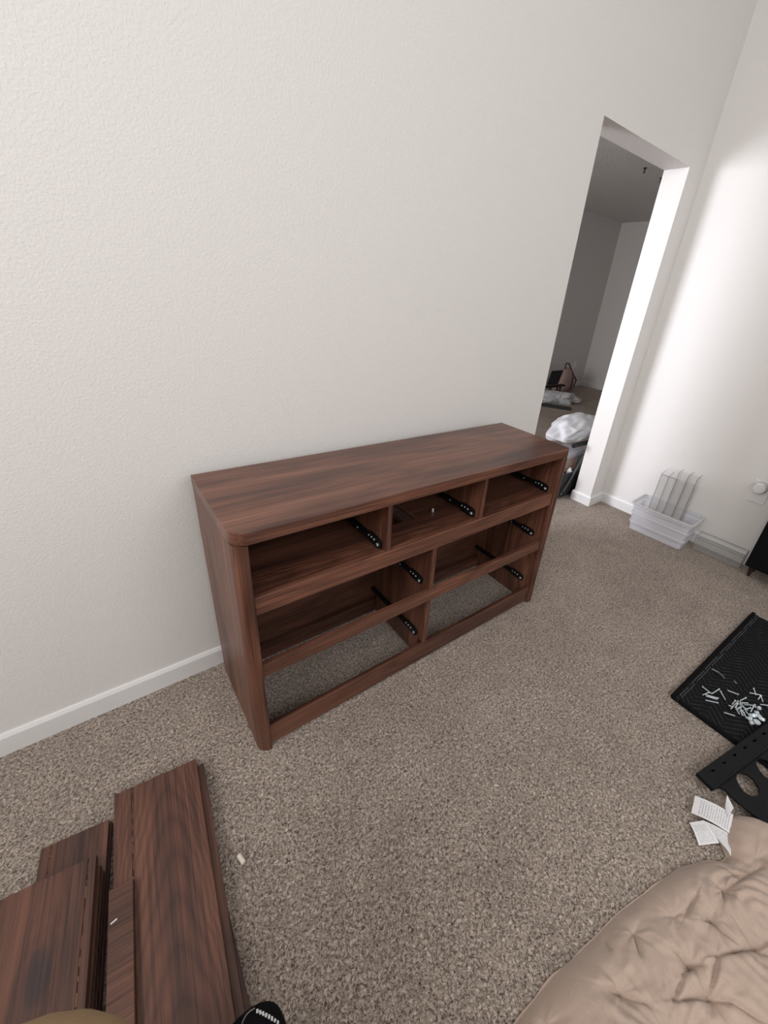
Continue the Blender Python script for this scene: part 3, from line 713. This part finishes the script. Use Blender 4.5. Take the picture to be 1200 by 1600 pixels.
if len(pts_) > 1:
    bm = bmesh.new(); tube(bm, [tuple(p) for p in pts_], .0011, 6); link_mesh('piping', bm, M_pip, so)
for k in range(8):
    t_ = k / 7; h = on_shoe(402 + 32 * t_, 1580 + 12 * t_ + 6 * t_ * t_)
    if not h: continue
    q_ = h[1].to_track_quat('Z', 'Y').to_matrix().to_4x4()
    bm = bmesh.new(); bx(bm, -.0019, .0019, -.0030, .0030, -.0004, .0006, Matrix.Translation(h[0]) @ q_ @ Matrix.Rotation(.5 + .2 * (k % 3), 4, 'Z'))
    link_mesh('lettering', bm, M_white, so)

# ------------------------------------------------------------------ things in the room beyond the opening
M_char = new_mat('charcoal_cloth', .85, (.035, .036, .038))[0]
M_bar = new_mat('grey_metal_bar', .4, (.06, .06, .065))[0]
M_whitecloth = new_mat('white_film', .55, (.60, .60, .62))[0]
def blob(name, c, r, mat, parent, seed=0, amp=.25, sub=4, flat=True, fr=3.0):
    bm = bmesh.new(); bmesh.ops.create_icosphere(bm, subdivisions=sub, radius=1)
    for v_ in bm.verts:
        n_ = v_.co.normalized(); k = 1 + amp * noise.noise(n_ * 1.6 + Vector((seed, 0, 0))) + amp * .45 * (1 - 2.5 * abs(noise.noise(n_ * fr + Vector((0, seed, 0)))))
        v_.co = Vector((n_.x * r[0] * k, n_.y * r[1] * k, n_.z * r[2] * k))
        if flat and v_.co.z < -r[2] * .55: v_.co.z = -r[2] * .55
    return link_mesh(name, bm, mat, parent, loc=c, smooth=True)

ts = empty('folding_wagon', (2.70, .36, 0), 0); tag(ts, 'dark grey folding utility wagon with tilted black frame bars just beyond the opening', 'wagon')
bm = bmesh.new()
loft(bm, [(rrect(-.30, .34, -.17, .20, .03), .002), (rrect(-.31, .35, -.18, .21, .03), .20), (rrect(-.30, .34, -.17, .20, .03), .20), (rrect(-.29, .33, -.16, .19, .03), .008)])
link_mesh('fabric_tub', bm, M_char, ts)
for y in (-.192,):
    bm = bmesh.new(); tube(bm, [(-.245, y, .04), (.0, y, .415)], .009, 8); link_mesh('frame_bar', bm, M_bar, ts)
    bm = bmesh.new(); tube(bm, [(.245, y + .002, .04), (.02, y, .415)], .009, 8); link_mesh('frame_bar', bm, M_bar, ts)
    bm = bmesh.new(); tube(bm, [(-.25, y, .432), (.25, y, .432)], .017, 10); link_mesh('handle', bm, M_blackplastic, ts)
bm = bmesh.new(); lathe(bm, [(.012, 0), (.014, .004), (.010, .012)], Matrix.Translation((-.235, -.199, .06)) @ Matrix.Rotation(math.radians(90), 4, 'X'), 14); link_mesh('pivot', bm, M_blackplastic, ts)

bm = bmesh.new(); bx(bm, -.11, .11, -.06, .06, 0, .125); o = link_mesh('cardboard_box', bm, new_mat('pinkish_card', .8, (.62, .44, .37))[0], loc=(2.615, .315, .165)); o.rotation_euler.z = .05; bev(o, .003); tag(o, 'pinkish tan cardboard box in the dark wagon', 'box')
bm = bmesh.new(); bx(bm, -.13, .13, -.09, .09, 0, .035); o = link_mesh('folded_towel', bm, new_mat('pale_grey_cloth', .9, (.5, .5, .54))[0], loc=(2.64, .32, .2905)); o.rotation_euler.z = .05; bev(o, .010, 3); tag(o, 'pale grey folded cloth on top of the cardboard box in the wagon', 'cloth')
blob('crumpled_paper', (2.465, .235, .170), (.045, .032, .045), new_mat('white_paper', .7, (.65, .62, .66))[0], None, 3, .5)
tag(bpy.data.objects['crumpled_paper'], 'crumpled white paper at the left end of the wagon', 'paper')
bm = bmesh.new(); lathe(bm, [(.018, 0), (.022, .004), (.022, .065), (.010, .08), (.010, .09)], Matrix.Identity(4), 14)
tag(link_mesh('bottle', bm, M_white, loc=(2.575, .215, .13)), 'small white bottle by the wagon frame bar', 'bottle')
wb = blob('plastic_bag', (2.69, .34, .487), (.26, .13, .085), M_whitecloth, None, 8, .22, 5, True, 2.2)
wb.rotation_euler = (0, -.10, .1); tag(wb, 'crumpled white plastic bag piled on top of the dark wagon', 'bag')

bm = bmesh.new(); bx(bm, -.60, 0, -.075, .075, 0, .02)
q = px(892, 639, 2, .01); o = link_mesh('black_plank', bm, M_char, loc=(q.x, q.y, .0)); q2 = px(845, 632, 2, .01); o.rotation_euler.z = math.atan2(q.y - q2.y, q.x - q2.x); bev(o, .003)
tag(o, 'flat dark grey plank lying on the far carpet', 'plank')

bl = blob('bed_sheet', (5.27, 2.20, .055), (.30, .15, .10), M_whitecloth, None, 2, .4, 5, True, 4.5); bl.rotation_euler.z = -.5
tag(bl, 'crumpled white sheet on the far carpet in front of the pink bag', 'sheet')
bp = empty('backpack', (6.10, 2.66, 0), .1); bp.scale = (.88, .88, .92); tag(bp, 'dusty pink backpack leaning by the far wall', 'backpack')
bm = bmesh.new(); loft(bm, [(rrect(-.20, .20, -.11, .11, .08), .003), (rrect(-.24, .24, -.14, .14, .10), .08), (rrect(-.23, .23, -.13, .13, .10), .28), (rrect(-.15, .15, -.08, .08, .07), .38), (rrect(-.06, .06, -.03, .03, .03), .41)], True, True)
link_mesh('pack_body', bm, new_mat('dusty_pink', .85, (.46, .32, .30))[0], bp, smooth=True)
bm = bmesh.new(); tube(bm, [(-.10, -.02, .41), (-.09, -.02, .50), (.0, -.03, .49), (.06, -.06, .40), (.08, -.13, .30), (.06, -.15, .15), (.04, -.15, .05)], .012, 8); link_mesh('strap', bm, new_mat('dark_plum', .8, (.05, .025, .03))[0], bp)
bm = bmesh.new(); tube(bm, [(.15, -.12, .28), (.24, -.13, .20), (.25, -.10, .08), (.2, -.1, .03)], .012, 8); link_mesh('strap', bm, new_mat('dark_plum', .8, (.05, .025, .03))[0], bp)
# black flat screen on a low stand
ch = empty('flat_screen', (5.53, 2.42, 0)); tag(ch, 'black flat screen tilted back on a low dark red stand by the pink backpack', 'screen')
bm = bmesh.new(); vs = [(-.20, 0, .20), (.06, 0, .20), (.17, .03, .395), (-.10, .03, .395)]
f_ = [bm.verts.new(v_) for v_ in vs]; b_ = [bm.verts.new((x, y + .02, z)) for x, y, z in vs]
bm.faces.new(f_); bm.faces.new(b_[::-1])
for k in range(4): bm.faces.new((f_[k], f_[(k + 1) % 4], b_[(k + 1) % 4], b_[k]))
link_mesh('panel', bm, M_blackplastic, ch)
box('base_bar', (-.24, .22, -.03, .05, .160, .185), M_blackplastic, ch, .004)
for xx in (-.10, .08, .16):
    bm = bmesh.new(); tube(bm, [(xx, .01, 0), (xx, .01, .1595)], .016, 8); link_mesh('leg', bm, M_darkwood, ch)
fo = empty('wall_outlet', (6.66, FY, .38)); tag(fo, 'small outlet plate on the far wall above the backpack', 'outlet')
box('cover_plate', (-.037, .037, -.006, 0, -.06, .06), M_white, fo, .002)
box('socket', (-.012, .012, -.009, -.0062, .012, .04), M_trim, fo, .001)
box('socket', (-.012, .012, -.009, -.0062, -.04, -.012), M_trim, fo, .001)
for k, (x, y) in enumerate(((4.40, 1.264), (4.80, 1.288))):
    bm = bmesh.new(); lathe(bm, [(.018, 0), (.018, -.004), (.007, -.008), (.006, -.034), (.012, -.036), (.012, -.039)], Matrix.Translation((x, y, FCEIL - .0002)), 12)
    tag(link_mesh('sprinkler_head', bm, M_black), ('dark sprinkler head on the far ceiling, left of the pair', 'dark sprinkler head on the far ceiling, beside the bright jamb')[k], 'sprinkler', 'far ceiling sprinkler heads')
